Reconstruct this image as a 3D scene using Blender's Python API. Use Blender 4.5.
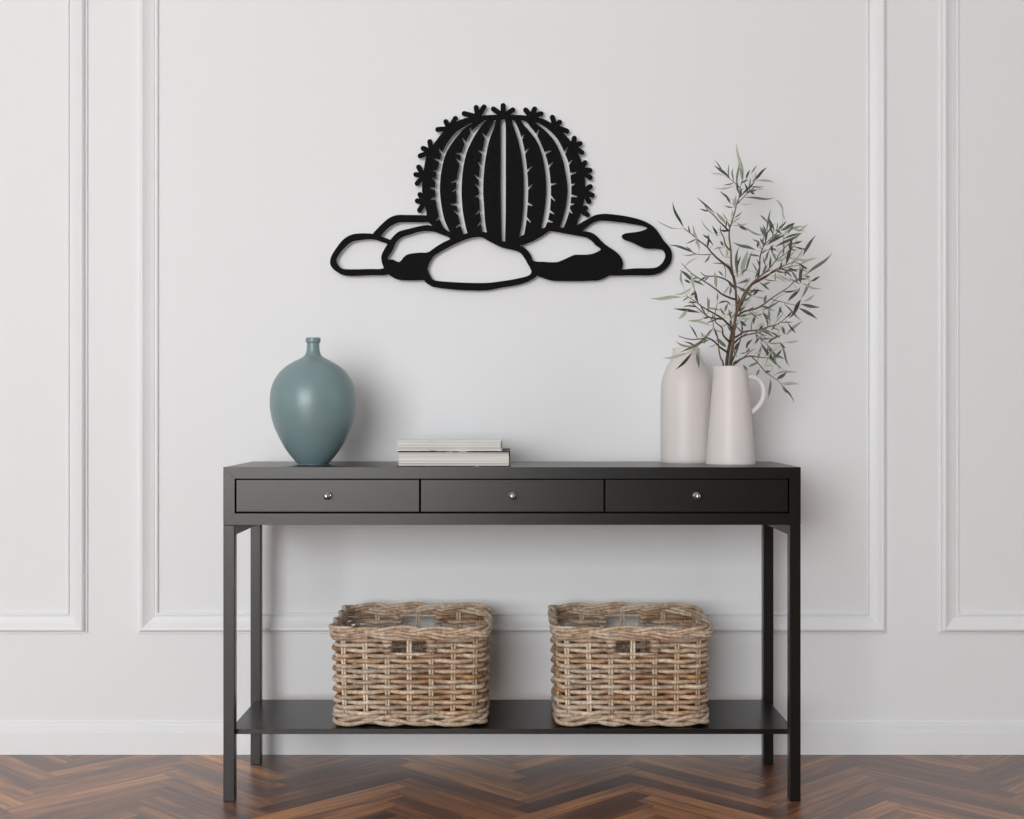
import bpy, bmesh, math, random
from mathutils import Vector, Matrix, noise
from mathutils.geometry import tessellate_polygon

for o in list(bpy.data.objects):
    bpy.data.objects.remove(o, do_unlink=True)
S = bpy.context.scene
C = S.collection
PI = math.pi

# ------------------------------------------------------------------ camera
FPX = 1336.9                     # focal length in pixels of the 1024 wide frame
ZF, HC = 3.2, 0.9388             # camera to table front, camera height
cam_d = bpy.data.cameras.new('camera')
cam_d.lens = FPX / 1024 * 36
cam_d.sensor_width = 36
cam = bpy.data.objects.new('camera', cam_d)
cam.location = (0, -ZF, HC)
cam.rotation_euler = (PI / 2, 0, 0)
C.objects.link(cam)
S.camera = cam

# ------------------------------------------------------------------ view, world
S.view_settings.view_transform = 'Standard'
S.view_settings.look = 'None'
S.view_settings.gamma = 1
S.view_settings.use_curve_mapping = False
S.view_settings.exposure = 0.06
W = bpy.data.worlds.new('world')
S.world = W
W.use_nodes = True
W.node_tree.nodes['Background'].inputs[0].default_value = (0.85, 0.92, 1.0, 1)
W.node_tree.nodes['Background'].inputs[1].default_value = 1.0

# ------------------------------------------------------------------ room size and window lights, with an added fill on the right
WY = 0.445                        # seen wall plane
XL, XR, YB, ZC = -5.4, 4.6, -8.0, 4.0
WIN1 = (-5.0, -0.35, 0.25, 3.6)  # opening in the rear wall: x0,x1,z0,z1
WIN2 = (-2.9, -0.9, 0.6, 3.0)     # opening in the left wall: y0,y1,z0,z1
FILL_WIN = (-2.9, -0.9, 0.6, 3.0)     # unseen opening added in the right wall for the fill light

def area(name, loc, rot, sx, sy, power, col=(1, 1, 1)):
    d = bpy.data.lights.new(name, 'AREA')
    d.shape = 'RECTANGLE'
    d.size, d.size_y = sx, sy
    d.energy = power
    d.color = col
    o = bpy.data.objects.new(name, d)
    o.location = loc
    o.rotation_euler = rot
    C.objects.link(o)
    return o

area('daylight_rear', ((WIN1[0] + WIN1[1]) / 2, YB - 0.12, (WIN1[2] + WIN1[3]) / 2), (PI / 2, 0, 0),
     WIN1[1] - WIN1[0], WIN1[3] - WIN1[2], 445, (0.972, 0.99, 1.0))
area('daylight_left', (XL - 0.12, (WIN2[0] + WIN2[1]) / 2, (WIN2[2] + WIN2[3]) / 2), (PI / 2, 0, -PI / 2),
     WIN2[1] - WIN2[0], WIN2[3] - WIN2[2], 6, (0.972, 0.99, 1.0))
area('added_fill_right', (XR + 0.12, (FILL_WIN[0] + FILL_WIN[1]) / 2, (FILL_WIN[2] + FILL_WIN[3]) / 2), (PI / 2, 0, PI / 2),
     FILL_WIN[1] - FILL_WIN[0], FILL_WIN[3] - FILL_WIN[2], 12, (0.972, 0.99, 1.0))  # added fill lamp, lifts the shadows and the right end of the wall

# ------------------------------------------------------------------ helpers
def lin(c):
    r = []
    for v in c[:3]:
        v /= 255
        r.append(v / 12.92 if v <= 0.04045 else ((v + 0.055) / 1.055) ** 2.4)
    return (*r, 1)

def mat(name, col, rough=0.5, metal=0.0, spec=0.5):
    m = bpy.data.materials.new(name)
    m.use_nodes = True
    b = m.node_tree.nodes['Principled BSDF']
    b.inputs['Base Color'].default_value = col
    b.inputs['Roughness'].default_value = rough
    b.inputs['Metallic'].default_value = metal
    b.inputs['Specular IOR Level'].default_value = spec
    return m, m.node_tree, b

def add_bump(nt, b, scale, strength, dist=0.001, detail=3, coord='Object', mapscale=None):
    tc = nt.nodes.new('ShaderNodeTexCoord')
    nz = nt.nodes.new('ShaderNodeTexNoise')
    nz.inputs['Scale'].default_value = scale
    nz.inputs['Detail'].default_value = detail
    src = tc.outputs[coord]
    if mapscale:
        mp = nt.nodes.new('ShaderNodeMapping')
        mp.inputs['Scale'].default_value = mapscale
        nt.links.new(src, mp.inputs['Vector'])
        src = mp.outputs['Vector']
    nt.links.new(src, nz.inputs['Vector'])
    bp = nt.nodes.new('ShaderNodeBump')
    bp.inputs['Strength'].default_value = strength
    bp.inputs['Distance'].default_value = dist
    nt.links.new(nz.outputs['Fac'], bp.inputs['Height'])
    nt.links.new(bp.outputs['Normal'], b.inputs['Normal'])
    return nz

def px(x, y, d):
    """point whose picture position is (x, y) at world depth d (table front = 0)"""
    k = (ZF + d) / FPX
    return Vector(((x - 512) * k, d, HC - (y - 409.5) * k))

def link(name, me, m=None, parent=None, smooth=False):
    o = bpy.data.objects.new(name, me)
    C.objects.link(o)
    for mm in (m if isinstance(m, (list, tuple)) else [m]):
        if mm:
            me.materials.append(mm)
    if parent:
        o.parent = parent
    if smooth:
        me.polygons.foreach_set('use_smooth', [True] * len(me.polygons))
    return o

def from_bm(name, bm, m, parent=None, smooth=False, fixn=True):
    if fixn:
        bmesh.ops.recalc_face_normals(bm, faces=bm.faces)
    me = bpy.data.meshes.new(name)
    bm.to_mesh(me)
    bm.free()
    return link(name, me, m, parent, smooth)

def thing(name, label, cat, loc=(0, 0, 0), group=None):
    o = bpy.data.objects.new(name, None)
    o.empty_display_size = 0.05
    o.location = loc
    C.objects.link(o)
    return tag(o, label, cat, group)

def tag(o, label, cat, group=None, kind=None):
    o['label'] = label
    o['category'] = cat
    if group:
        o['group'] = group
    if kind:
        o['kind'] = kind
    return o

def box(bm, x0, x1, y0, y1, z0, z1):
    vs = [bm.verts.new((x, y, z)) for z in (z0, z1) for y in (y0, y1) for x in (x0, x1)]
    for f in ((0, 2, 3, 1), (4, 5, 7, 6), (0, 1, 5, 4), (2, 6, 7, 3), (0, 4, 6, 2), (1, 3, 7, 5)):
        bm.faces.new([vs[i] for i in f])

def bev(bm, w, seg=2):
    bmesh.ops.bevel(bm, geom=list(bm.edges), offset=w, segments=seg, profile=0.5, affect='EDGES', clamp_overlap=True)

def prism(bm, poly, y0, y1):
    """convex polygon in x,z between two depths"""
    a = [bm.verts.new((p[0], y0, p[1])) for p in poly]
    b = [bm.verts.new((p[0], y1, p[1])) for p in poly]
    n = len(poly)
    bm.faces.new(a)
    bm.faces.new(b[::-1])
    for i in range(n):
        bm.faces.new((a[i], b[i], b[(i + 1) % n], a[(i + 1) % n]))

def crom(pts, sub=4, closed=True):
    n = len(pts)
    P = [Vector(p) for p in pts]
    out = []
    rng = range(n) if closed else range(n - 1)
    for i in rng:
        if closed:
            p0, p1, p2, p3 = P[(i - 1) % n], P[i], P[(i + 1) % n], P[(i + 2) % n]
        else:
            p0, p1, p2, p3 = P[max(i - 1, 0)], P[i], P[i + 1], P[min(i + 2, n - 1)]
        for k in range(sub):
            t = k / sub
            out.append(0.5 * ((2 * p1) + (p2 - p0) * t + (2 * p0 - 5 * p1 + 4 * p2 - p3) * t * t
                              + (3 * p1 - p0 - 3 * p2 + p3) * t ** 3))
    if not closed:
        out.append(P[-1])
    return out

def lathe(prof, seg=64, axis='Z', warp=None):
    bm = bmesh.new()
    rings = []
    for r, z in prof:
        if r < 1e-6:
            rings.append([bm.verts.new((0, 0, z) if axis == 'Z' else (0, -z, 0))])
            continue
        ring = []
        for i in range(seg):
            a = 2 * PI * i / seg
            x, y = r * math.cos(a), r * math.sin(a)
            p = Vector((x, y, z))
            if warp:
                p = warp(p, a, r, z)
            if axis == 'Y':
                p = Vector((p.x, -p.z, p.y))
            ring.append(bm.verts.new(p))
        rings.append(ring)
    for A, B in zip(rings, rings[1:]):
        if len(A) == 1 and len(B) == 1:
            continue
        for i in range(seg):
            j = (i + 1) % seg
            if len(A) == 1:
                bm.faces.new((A[0], B[i], B[j]))
            elif len(B) == 1:
                bm.faces.new((A[i], B[0], A[j]))
            else:
                bm.faces.new((A[i], B[i], B[j], A[j]))
    return bm

class MB:
    """collects tubes and blades, with a colour per vertex"""
    def __init__(s):
        s.v, s.f, s.c = [], [], []

    def tube(s, pts, rads, cols, seg=8, closed=False, up=Vector((0, 0, 1))):
        n = len(pts)
        base = len(s.v)
        for i in range(n):
            a = pts[(i - 1) % n] if (closed or i) else pts[0]
            b = pts[(i + 1) % n] if (closed or i < n - 1) else pts[-1]
            t = (b - a).normalized()
            u = up if abs(t.dot(up)) < 0.95 else Vector((1, 0, 0))
            e1 = t.cross(u).normalized()
            e2 = t.cross(e1).normalized()
            r = rads[i] if isinstance(rads, (list, tuple)) else rads
            c = cols[i] if isinstance(cols, list) else cols
            for k in range(seg):
                an = 2 * PI * k / seg
                s.v.append(pts[i] + e1 * (r * math.cos(an)) + e2 * (r * math.sin(an)))
                s.c.append(c)
        for i in range(n if closed else n - 1):
            for k in range(seg):
                a, b = base + i * seg, base + ((i + 1) % n) * seg
                s.f.append((a + k, a + (k + 1) % seg, b + (k + 1) % seg, b + k))
        if not closed:
            s.f.append(tuple(base + k for k in range(seg - 1, -1, -1)))
            s.f.append(tuple(base + (n - 1) * seg + k for k in range(seg)))

    def build(s, name, m, parent=None, smooth=True):
        me = bpy.data.meshes.new(name)
        me.from_pydata([tuple(v) for v in s.v], [], s.f)
        ca = me.color_attributes.new('tint', 'FLOAT_COLOR', 'POINT')
        flat = []
        for c in s.c:
            flat += [c[0], c[1], c[2], 1]
        ca.data.foreach_set('color', flat)
        return link(name, me, m, parent, smooth)

# ------------------------------------------------------------------ materials
M_wall, nt, b = mat('wall_paint', (0.793, 0.80, 0.804, 1), 0.55, 0, 0.3)
add_bump(nt, b, 260, 0.10, 0.0006)
M_trim, nt, b = mat('trim_paint', (0.813, 0.82, 0.824, 1), 0.40, 0, 0.4)
M_dim, nt, b = mat('grey_wall_paint', (0.12, 0.12, 0.12, 1), 0.7)
M_ceil, nt, b = mat('ceiling_paint', (0.8, 0.8, 0.8, 1), 0.8)
add_bump(nt, b, 150, 0.1, 0.0006)

M_black, nt, b = mat('black_lacquer', (0.0045, 0.0042, 0.0038, 1), 0.30, 0, 0.46)
add_bump(nt, b, 420, 0.05, 0.0004, 2, 'Object', (0.08, 1, 1))
b.inputs['Specular Tint'].default_value = (1, 0.965, 0.92, 1)
M_gap, nt, b = mat('drawer_box_dark', (0.006, 0.006, 0.006, 1), 0.8)
M_nickel, nt, b = mat('polished_nickel', (0.62, 0.60, 0.58, 1), 0.12, 1.0)

M_teal, nt, b = mat('teal_glaze', lin((119, 142, 144)), 0.33, 0, 0.62)
nz = nt.nodes.new('ShaderNodeTexNoise'); nz.inputs['Scale'].default_value = 9
tc = nt.nodes.new('ShaderNodeTexCoord'); nt.links.new(tc.outputs['Object'], nz.inputs['Vector'])
mr = nt.nodes.new('ShaderNodeMapRange'); mr.inputs[3].default_value = 0.33; mr.inputs[4].default_value = 0.38
nt.links.new(nz.outputs['Fac'], mr.inputs[0]); nt.links.new(mr.outputs[0], b.inputs['Roughness'])
M_cream, nt, b = mat('cream_stoneware', lin((219, 213, 209)), 0.42, 0, 0.4)
add_bump(nt, b, 90, 0.06, 0.0006)

def tint_mat(name, rough, nscale, lo, hi, bump=0.0, spec=0.4, mapscale=None):
    m, nt, b = mat(name, (1, 1, 1, 1), rough, 0, spec)
    at = nt.nodes.new('ShaderNodeAttribute'); at.attribute_name = 'tint'
    nz = add_bump(nt, b, nscale, bump, 0.001, 4, 'Object', mapscale)
    mr = nt.nodes.new('ShaderNodeMapRange')
    mr.inputs[1].default_value = 0.25; mr.inputs[2].default_value = 0.75
    mr.inputs[3].default_value = lo; mr.inputs[4].default_value = hi
    nt.links.new(nz.outputs['Fac'], mr.inputs[0])
    mx = nt.nodes.new('ShaderNodeVectorMath'); mx.operation = 'SCALE'
    nt.links.new(at.outputs['Color'], mx.inputs[0]); nt.links.new(mr.outputs[0], mx.inputs['Scale'])
    nt.links.new(mx.outputs[0], b.inputs['Base Color'])
    return m

M_rattan = tint_mat('rattan', 0.42, 110, 0.48, 1.25, 0.35, 0.6)
M_leaf = tint_mat('olive_leaf', 0.5, 60, 0.85, 1.15, 0.1)
M_bark = tint_mat('olive_bark', 0.75, 160, 0.7, 1.3, 0.4)

# wall art: black powder coat with a speckle, pale cut edge that paints in its glint
M_art, nt, b = mat('black_powder_coat', (0.004, 0.004, 0.004, 1), 0.65, 0, 0.07)
nz = add_bump(nt, b, 520, 0.5, 0.001)
cr = nt.nodes.new('ShaderNodeValToRGB')
cr.color_ramp.elements[0].position = 0.42; cr.color_ramp.elements[0].color = (0.001, 0.001, 0.001, 1)
cr.color_ramp.elements[1].position = 0.70; cr.color_ramp.elements[1].color = (0.016, 0.016, 0.016, 1)
nt.links.new(nz.outputs['Fac'], cr.inputs[0]); nt.links.new(cr.outputs[0], b.inputs['Base Color'])
M_edge, nt, b = mat('pale_glint_edge', (0.82, 0.82, 0.82, 1), 0.4, 0.0)

# book paper: bands of sheets
M_page, nt, b = mat('page_edges', lin((214, 211, 203)), 0.8, 0, 0.2)
tc = nt.nodes.new('ShaderNodeTexCoord')
mp = nt.nodes.new('ShaderNodeMapping'); mp.inputs['Scale'].default_value = (0.9, 0.9, 210)
nz = nt.nodes.new('ShaderNodeTexNoise'); nz.inputs['Scale'].default_value = 1.0; nz.inputs['Detail'].default_value = 4
cr = nt.nodes.new('ShaderNodeValToRGB')
cr.color_ramp.elements[0].position = 0.3; cr.color_ramp.elements[0].color = lin((160, 155, 147))
cr.color_ramp.elements[1].position = 0.62; cr.color_ramp.elements[1].color = lin((232, 229, 222))
nt.links.new(tc.outputs['Object'], mp.inputs['Vector']); nt.links.new(mp.outputs['Vector'], nz.inputs['Vector'])
nt.links.new(nz.outputs['Fac'], cr.inputs[0]); nt.links.new(cr.outputs[0], b.inputs['Base Color'])

def cover_mat(name, ca, cb, pos, scale):
    m, nt, b = mat(name, ca, 0.6, 0, 0.15)
    tc = nt.nodes.new('ShaderNodeTexCoord')
    mp = nt.nodes.new('ShaderNodeMapping'); mp.inputs['Scale'].default_value = (1.0, 1.6, 1)
    nz = nt.nodes.new('ShaderNodeTexNoise'); nz.inputs['Scale'].default_value = scale; nz.inputs['Detail'].default_value = 6
    cr = nt.nodes.new('ShaderNodeValToRGB')
    cr.color_ramp.elements[0].position = pos - 0.03; cr.color_ramp.elements[0].color = ca
    cr.color_ramp.elements[1].position = pos + 0.03; cr.color_ramp.elements[1].color = cb
    nt.links.new(tc.outputs['Object'], mp.inputs['Vector']); nt.links.new(mp.outputs['Vector'], nz.inputs['Vector'])
    nt.links.new(nz.outputs['Fac'], cr.inputs[0]); nt.links.new(cr.outputs[0], b.inputs['Base Color'])
    return m

M_cov_white = cover_mat('white_printed_cover', lin((120, 112, 104)), lin((236, 236, 236)), 0.32, 14)
M_cov_photo = cover_mat('black_and_white_photo_cover', lin((14, 14, 14)), lin((214, 214, 214)), 0.60, 22)

# ------------------------------------------------------------------ floor: herringbone walnut planks
M_floor, nt, b = mat('walnut_planks', (0.1, 0.06, 0.04, 1), 0.36, 0, 0.8)
b.inputs['Coat Weight'].default_value = 0.26
b.inputs['Coat Roughness'].default_value = 0.28
uv = nt.nodes.new('ShaderNodeUVMap'); uv.uv_map = 'grain'
at = nt.nodes.new('ShaderNodeAttribute'); at.attribute_name = 'plank'
sep = nt.nodes.new('ShaderNodeSeparateColor'); nt.links.new(at.outputs['Color'], sep.inputs[0])
def stretched(sx, sy, scale, detail, dist):
    mp = nt.nodes.new('ShaderNodeMapping'); mp.inputs['Scale'].default_value = (sx, sy, 1)
    nt.links.new(uv.outputs['UV'], mp.inputs['Vector'])
    nz = nt.nodes.new('ShaderNodeTexNoise'); nz.inputs['Scale'].default_value = scale
    nz.inputs['Detail'].default_value = detail; nz.inputs['Distortion'].default_value = dist
    nt.links.new(mp.outputs['Vector'], nz.inputs['Vector'])
    return nz
n1 = stretched(2.4, 30, 1, 5, 1.4)
n2 = stretched(7, 170, 1, 3, 0.2)
def mth(op, a, bb):
    n = nt.nodes.new('ShaderNodeMath'); n.operation = op
    for i, v in enumerate((a, bb)):
        if isinstance(v, (int, float)):
            n.inputs[i].default_value = v
        else:
            nt.links.new(v, n.inputs[i])
    return n.outputs[0]
grain = mth('ADD', mth('MULTIPLY', n1.outputs['Fac'], 1.0), mth('MULTIPLY', n2.outputs['Fac'], 0.26))
fac = mth('ADD', grain, mth('MULTIPLY', mth('SUBTRACT', sep.outputs[0], 0.82), 0.48))
cr = nt.nodes.new('ShaderNodeValToRGB')
e = cr.color_ramp.elements
e[0].position = 0.16; e[0].color = lin((60, 35, 25))
e[1].position = 0.80; e[1].color = lin((212, 150, 96))
x = e.new(0.36); x.color = lin((104, 62, 42))
x = e.new(0.54); x.color = lin((150, 98, 64))
nt.links.new(fac, cr.inputs[0]); nt.links.new(cr.outputs[0], b.inputs['Base Color'])
rr = nt.nodes.new('ShaderNodeMapRange'); rr.inputs[3].default_value = 0.30; rr.inputs[4].default_value = 0.46
nt.links.new(n1.outputs['Fac'], rr.inputs[0]); nt.links.new(rr.outputs[0], b.inputs['Roughness'])
bp = nt.nodes.new('ShaderNodeBump'); bp.inputs['Strength'].default_value = 0.12; bp.inputs['Distance'].default_value = 0.0008
nt.links.new(n2.outputs['Fac'], bp.inputs['Height']); nt.links.new(bp.outputs['Normal'], b.inputs['Normal'])
M_under, _, _ = mat('plank_joint', (0.012, 0.008, 0.006, 1), 0.9)

def build_floor():
    rnd = random.Random(11)
    L, Wd, g = 0.4238, 0.0553, 0.0002
    q = 1 / math.sqrt(2)
    # the outer corner (u = L, v = 0) of one plank lies at this spot
    ox, oy = 0.338 - L * q, 0.1275 - L * q
    bm = bmesh.new()
    uvl = bm.loops.layers.uv.new('grain')
    col = bm.loops.layers.float_color.new('plank')
    def quad(u0, u1, v0, v1, alongu):
        cx, cy = ox + ((u0 + u1) - (v0 + v1)) / 2 * q, oy + ((u0 + u1) + (v0 + v1)) / 2 * q
        if not (XL - 0.3 < cx < XR + 0.3 and YB - 0.3 < cy < WY + 0.3):
            return
        cs = [(u0 + g, v0 + g), (u1 - g, v0 + g), (u1 - g, v1 - g), (u0 + g, v1 - g)]
        f = bm.faces.new([bm.verts.new((ox + (u - v) * q, oy + (u + v) * q, 0)) for u, v in cs])
        s1, s2 = rnd.uniform(0, 40), rnd.uniform(0, 40)
        t = min(1, max(0, rnd.gauss(0.45, 0.2)))
        if rnd.random() < 0.10:
            t = rnd.uniform(0.8, 0.95)
        t2 = rnd.random()
        for lp, (u, v) in zip(f.loops, cs):
            a, bb = (u - u0, v - v0) if alongu else (v - v0, u - u0)
            lp[uvl].uv = (a + s1, bb + s2)
            lp[col] = (t, t2, 0, 1)
    for i in range(-150, 151):
        for j in range(-16, 17):
            au, av = i * Wd + j * L, i * Wd - j * L
            quad(au, au + L, av, av + Wd, True)
            quad(au + L, au + L + Wd, av + Wd - L, av + Wd, False)
    for co, no in (((XL, 0, 0), (-1, 0, 0)), ((XR, 0, 0), (1, 0, 0)), ((0, YB, 0), (0, -1, 0)), ((0, WY, 0), (0, 1, 0))):
        bmesh.ops.bisect_plane(bm, geom=list(bm.verts) + list(bm.edges) + list(bm.faces), plane_co=co, plane_no=no, clear_outer=True)
    for f in bm.faces:
        f.material_index = 0
        if f.normal.z < 0:
            f.normal_flip()
    n0 = set(bm.faces)
    box(bm, XL, XR, YB, WY, -0.05, -0.0012)
    for f in bm.faces:
        if f not in n0:
            f.material_index = 1
    o = from_bm('floor', bm, [M_floor, M_under], fixn=False)
    tag(o, 'dark walnut herringbone parquet floor', 'floor', kind='structure')
build_floor()

# ------------------------------------------------------------------ walls, ceiling, baseboard, panel mouldings
def wall(name, label, parts, m=None):
    bm = bmesh.new()
    for p in parts:
        box(bm, *p)
    o = from_bm(name, bm, m or M_dim)
    tag(o, label, 'wall', kind='structure')

T = 0.12
wall('wall_back', 'white painted wall behind the console table', [(XL - T, XR + T, WY, WY + T, -0.05, ZC)], M_wall)
x0, x1, z0, z1 = WIN1
wall('wall_front', 'grey wall opposite with a tall window opening',
     [(XL - T, x0, YB - T, YB, -0.05, ZC), (x1, XR + T, YB - T, YB, -0.05, ZC), (x0, x1, YB - T, YB, -0.05, z0), (x0, x1, YB - T, YB, z1, ZC)])
y0, y1, z0, z1 = WIN2
wall('wall_left', 'grey side wall with a window opening on the left',
     [(XL - T, XL, YB, y0, -0.05, ZC), (XL - T, XL, y1, WY, -0.05, ZC), (XL - T, XL, y0, y1, -0.05, z0), (XL - T, XL, y0, y1, z1, ZC)])
y0, y1, z0, z1 = FILL_WIN
wall('wall_right', 'grey side wall with an added fill light opening on the right',
     [(XR, XR + T, YB, y0, -0.05, ZC), (XR, XR + T, y1, WY, -0.05, ZC), (XR, XR + T, y0, y1, -0.05, z0), (XR, XR + T, y0, y1, z1, ZC)])
bm = bmesh.new(); box(bm, XL - T, XR + T, YB - T, WY + T, ZC, ZC + 0.1)
tag(from_bm('ceiling', bm, M_ceil), 'plain white ceiling', 'ceiling', kind='structure')

def window_frame(name, label, a0, a1, z0, z1, place):
    bm = bmesh.new()
    w = 0.05
    for s in ((a0, a0 + w, z0, z1), (a1 - w, a1, z0, z1), (a0 + w, a1 - w, z0, z0 + w), (a0 + w, a1 - w, z1 - w, z1),
              ((a0 + a1) / 2 - 0.02, (a0 + a1) / 2 + 0.02, z0 + w, z1 - w)):
        if place == 'rear':
            box(bm, s[0], s[1], YB - 0.08, YB - 0.03, s[2], s[3])
        else:
            xx = XL - 0.08 if place == 'left' else XR + 0.03
            box(bm, xx, xx + 0.05, s[0], s[1], s[2], s[3])
    tag(from_bm(name, bm, M_trim), label, 'window', kind='structure')
window_frame('window_1', 'white window frame in the opposite wall', *WIN1, 'rear')
window_frame('window_2', 'white window frame in the left wall', *WIN2, 'left')
window_frame('added_fill_window', 'white frame added round the fill light in the right wall', *FILL_WIN, 'right')  # unseen frame, added to go with the right fill lamp

# baseboard profile: (height, projection), swept along x
def baseboard():
    prof = [(0, 0.0), (0.0, 0.0100), (0.0600, 0.0100), (0.0606, 0.0092), (0.0655, 0.0090), (0.0665, 0.0084),
            (0.0800, 0.0078), (0.0806, 0.0068), (0.0852, 0.0064), (0.0862, 0.0050), (0.0865, 0.0)]
    bm = bmesh.new()
    A = [bm.verts.new((XL, WY - p, z)) for z, p in prof]
    B = [bm.verts.new((XR, WY - p, z)) for z, p in prof]
    n = len(prof)
    for i in range(n):
        bm.faces.new((A[i], A[(i + 1) % n], B[(i + 1) % n], B[i]))
    bm.faces.new(A); bm.faces.new(B[::-1])
    tag(from_bm('baseboard_back', bm, M_trim), 'low white baseboard along the wall', 'baseboard', kind='structure')
baseboard()

MOULD = [(0.0, 0.0), (0.0, 0.0055), (0.0022, 0.0065), (0.0042, 0.0062), (0.0055, 0.010), (0.0068, 0.0160),
         (0.0095, 0.0192), (0.0125, 0.0205), (0.0160, 0.0200), (0.0200, 0.0172), (0.0270, 0.0128), (0.0350, 0.0092),
         (0.0420, 0.0070), (0.0455, 0.0058), (0.0462, 0.0030), (0.0485, 0.0030), (0.0492, 0.0066), (0.0515, 0.0082),
         (0.0545, 0.0072), (0.0560, 0.0045), (0.0562, 0.0)]
def moulding(name, label, xa, xb, za, zb):
    bm = bmesh.new()
    rings = []
    for t, h in MOULD:
        rings.append([bm.verts.new((x, WY - h, z)) for x, z in
                      ((xa + t, za + t), (xb - t, za + t), (xb - t, zb - t), (xa + t, zb - t))])
    for A, B in zip(rings, rings[1:]):
        for i in range(4):
            j = (i + 1) % 4
            bm.faces.new((A[i], A[j], B[j], B[i]))
    tag(from_bm(name, bm, M_trim), label, 'moulding', kind='structure')
kw = (ZF + WY) / FPX
zlow = HC - (633 - 409.5) * kw
X = lambda p: (p - 512) * kw
moulding('trim_1', 'white rectangular panel moulding framing the wall behind the table', X(138.3), X(886), zlow, 3.6)
moulding('trim_2', 'white panel moulding at the left edge of the photo', X(88) - 2.04, X(88), zlow, 3.6)
moulding('trim_3', 'white panel moulding at the right edge of the photo', X(938), X(938) + 2.04, zlow, 3.6)

# ------------------------------------------------------------------ console table
TW, TD, TZ, TB, FB = 0.6912, 0.36, 0.8007, 0.6626, 0.0273
tbl = thing('console_table', 'black wooden console table with three drawers and a low shelf', 'table', (0, TD / 2, 0))
def tpart(name, bm, m=M_black, parent=None, smooth=False):
    bmesh.ops.translate(bm, verts=bm.verts, vec=(0, -TD / 2, 0))
    return from_bm(name, bm, m, parent or tbl, smooth)

bm = bmesh.new()
box(bm, -TW, TW, 0.0205, TD, TZ - 0.024, TZ); bev(bm, 0.0008)
tpart('tabletop', bm)
bm = bmesh.new()                      # mitred face frame
o_, i_ = [(-TW, TB), (TW, TB), (TW, TZ), (-TW, TZ)], [(-TW + FB, TB + FB), (TW - FB, TB + FB), (TW - FB, TZ - FB), (-TW + FB, TZ - FB)]
for k in range(4):
    j = (k + 1) % 4
    prism(bm, [o_[k], o_[j], i_[j], i_[k]], 0.0, 0.0203)
bev(bm, 0.0002, 1)
tpart('face_frame', bm)
bm = bmesh.new()
for s in (-1, 1):
    a, c = sorted((s * TW, s * (TW - 0.02)))
    box(bm, a, c, 0.0205, TD, TB, TZ - 0.0242)
box(bm, -TW + 0.0202, TW - 0.0202, 0.0205, TD, TB, TB + 0.016)
box(bm, -TW + 0.0202, TW - 0.0202, TD - 0.012, TD, TB + 0.0162, TZ - 0.0242)
tpart('case', bm)
# three drawers
dz0, dz1 = TB + FB + 0.0042, TZ - FB - 0.0030
kf = ZF / FPX
for a, c in ((236.3, 419.1), (420.9, 603.6), (605.4, 787.7)):
    xa, xc = (a - 512) * kf, (c - 512) * kf
    bm = bmesh.new()
    box(bm, xa, xc, 0.0004, 0.019, dz0, dz1); bev(bm, 0.0006)
    d = tpart('drawer', bm)
    bm = bmesh.new()
    box(bm, xa - 0.0008, xc + 0.0008, 0.0192, 0.30, dz0 - 0.003, dz1 + 0.002)
    tpart('drawer_box', bm, M_gap, d)
    prof = [(0, 0), (0.0088, 0), (0.0092, 0.0012), (0.0084, 0.0026), (0.0050, 0.0036), (0.0040, 0.006), (0.0040, 0.0125), (0.0052, 0.0145)]
    for k in range(13):
        an = -0.9 + (PI / 2 + 0.9) * k / 12
        prof.append((max(0.0082 * math.cos(an), 0), 0.0208 + 0.0080 * math.sin(an)))
    kb = lathe(prof, 32, 'Y')
    bmesh.ops.translate(kb, verts=kb.verts, vec=((xa + xc) / 2, 0.0004 - TD / 2, (dz0 + dz1) / 2))
    from_bm('knob', kb, M_nickel, d, True)
LG = 0.0270
for sx in (-1, 1):
    for yy in (0.0, 0.333):
        bm = bmesh.new()
        a, c = sorted((sx * TW, sx * (TW - LG)))
        box(bm, a, c, yy, yy + LG, 0, TB - 0.0006); bev(bm, 0.0014)
        tpart('leg', bm)
    bm = bmesh.new()
    a, c = sorted((sx * (TW - 0.003), sx * (TW - LG + 0.003)))
    box(bm, a, c, LG, 0.333, TB - 0.0265, TB - 0.0004); bev(bm, 0.0008)
    tpart('side_rail', bm)
bm = bmesh.new()
SZ = 0.1690
box(bm, -0.679, 0.679, 0.0215, 0.3480, SZ - 0.0125, SZ); bev(bm, 0.0007)
tpart('shelf', bm)

# ------------------------------------------------------------------ teal vase
def vase_profile(rows, k, zbase, ybase):
    return [(h * k, (ybase - y) * k) for h, y in rows]
kv = (ZF + 0.170) / FPX
rows = [(0, 464.3), (13.6, 464.3), (14.9, 463.9), (17.2, 461.6), (20.2, 458.2), (24.2, 453.2), (28.6, 446.6), (32.8, 439), (35.8, 432.6), (38.6, 426), (41.1, 417),
        (42.5, 408), (42.8, 401), (42.3, 393.5), (40.9, 386.5), (38.0, 379.5), (33.2, 372.5), (27.0, 366.6), (20.0, 362.1),
        (13.6, 358.9), (9.7, 356.6), (7.7, 354.2), (6.7, 351), (6.3, 347), (6.2, 343.4), (6.5, 342.7), (7.2, 342.3),
        (7.4, 341.6), (7.4, 338.8), (7.1, 338.0), (6.4, 337.7), (5.2, 337.9), (4.8, 339), (4.8, 352), (8, 357.5), (20, 364), (36, 384), (38, 402), (30, 437), (14, 460), (0, 460)]
prof = [(p.x, p.y) for p in crom(vase_profile(rows, kv, 0, 464.3), 3, False)]
prof = [(max(r, 0), z) for r, z in prof]
prof[-1] = (0, prof[-1][1]); prof[0] = (0, 0)
prof = [prof[0]] + [p for p in prof[1:-1] if p[0] > 1e-4] + [prof[-1]]
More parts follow.
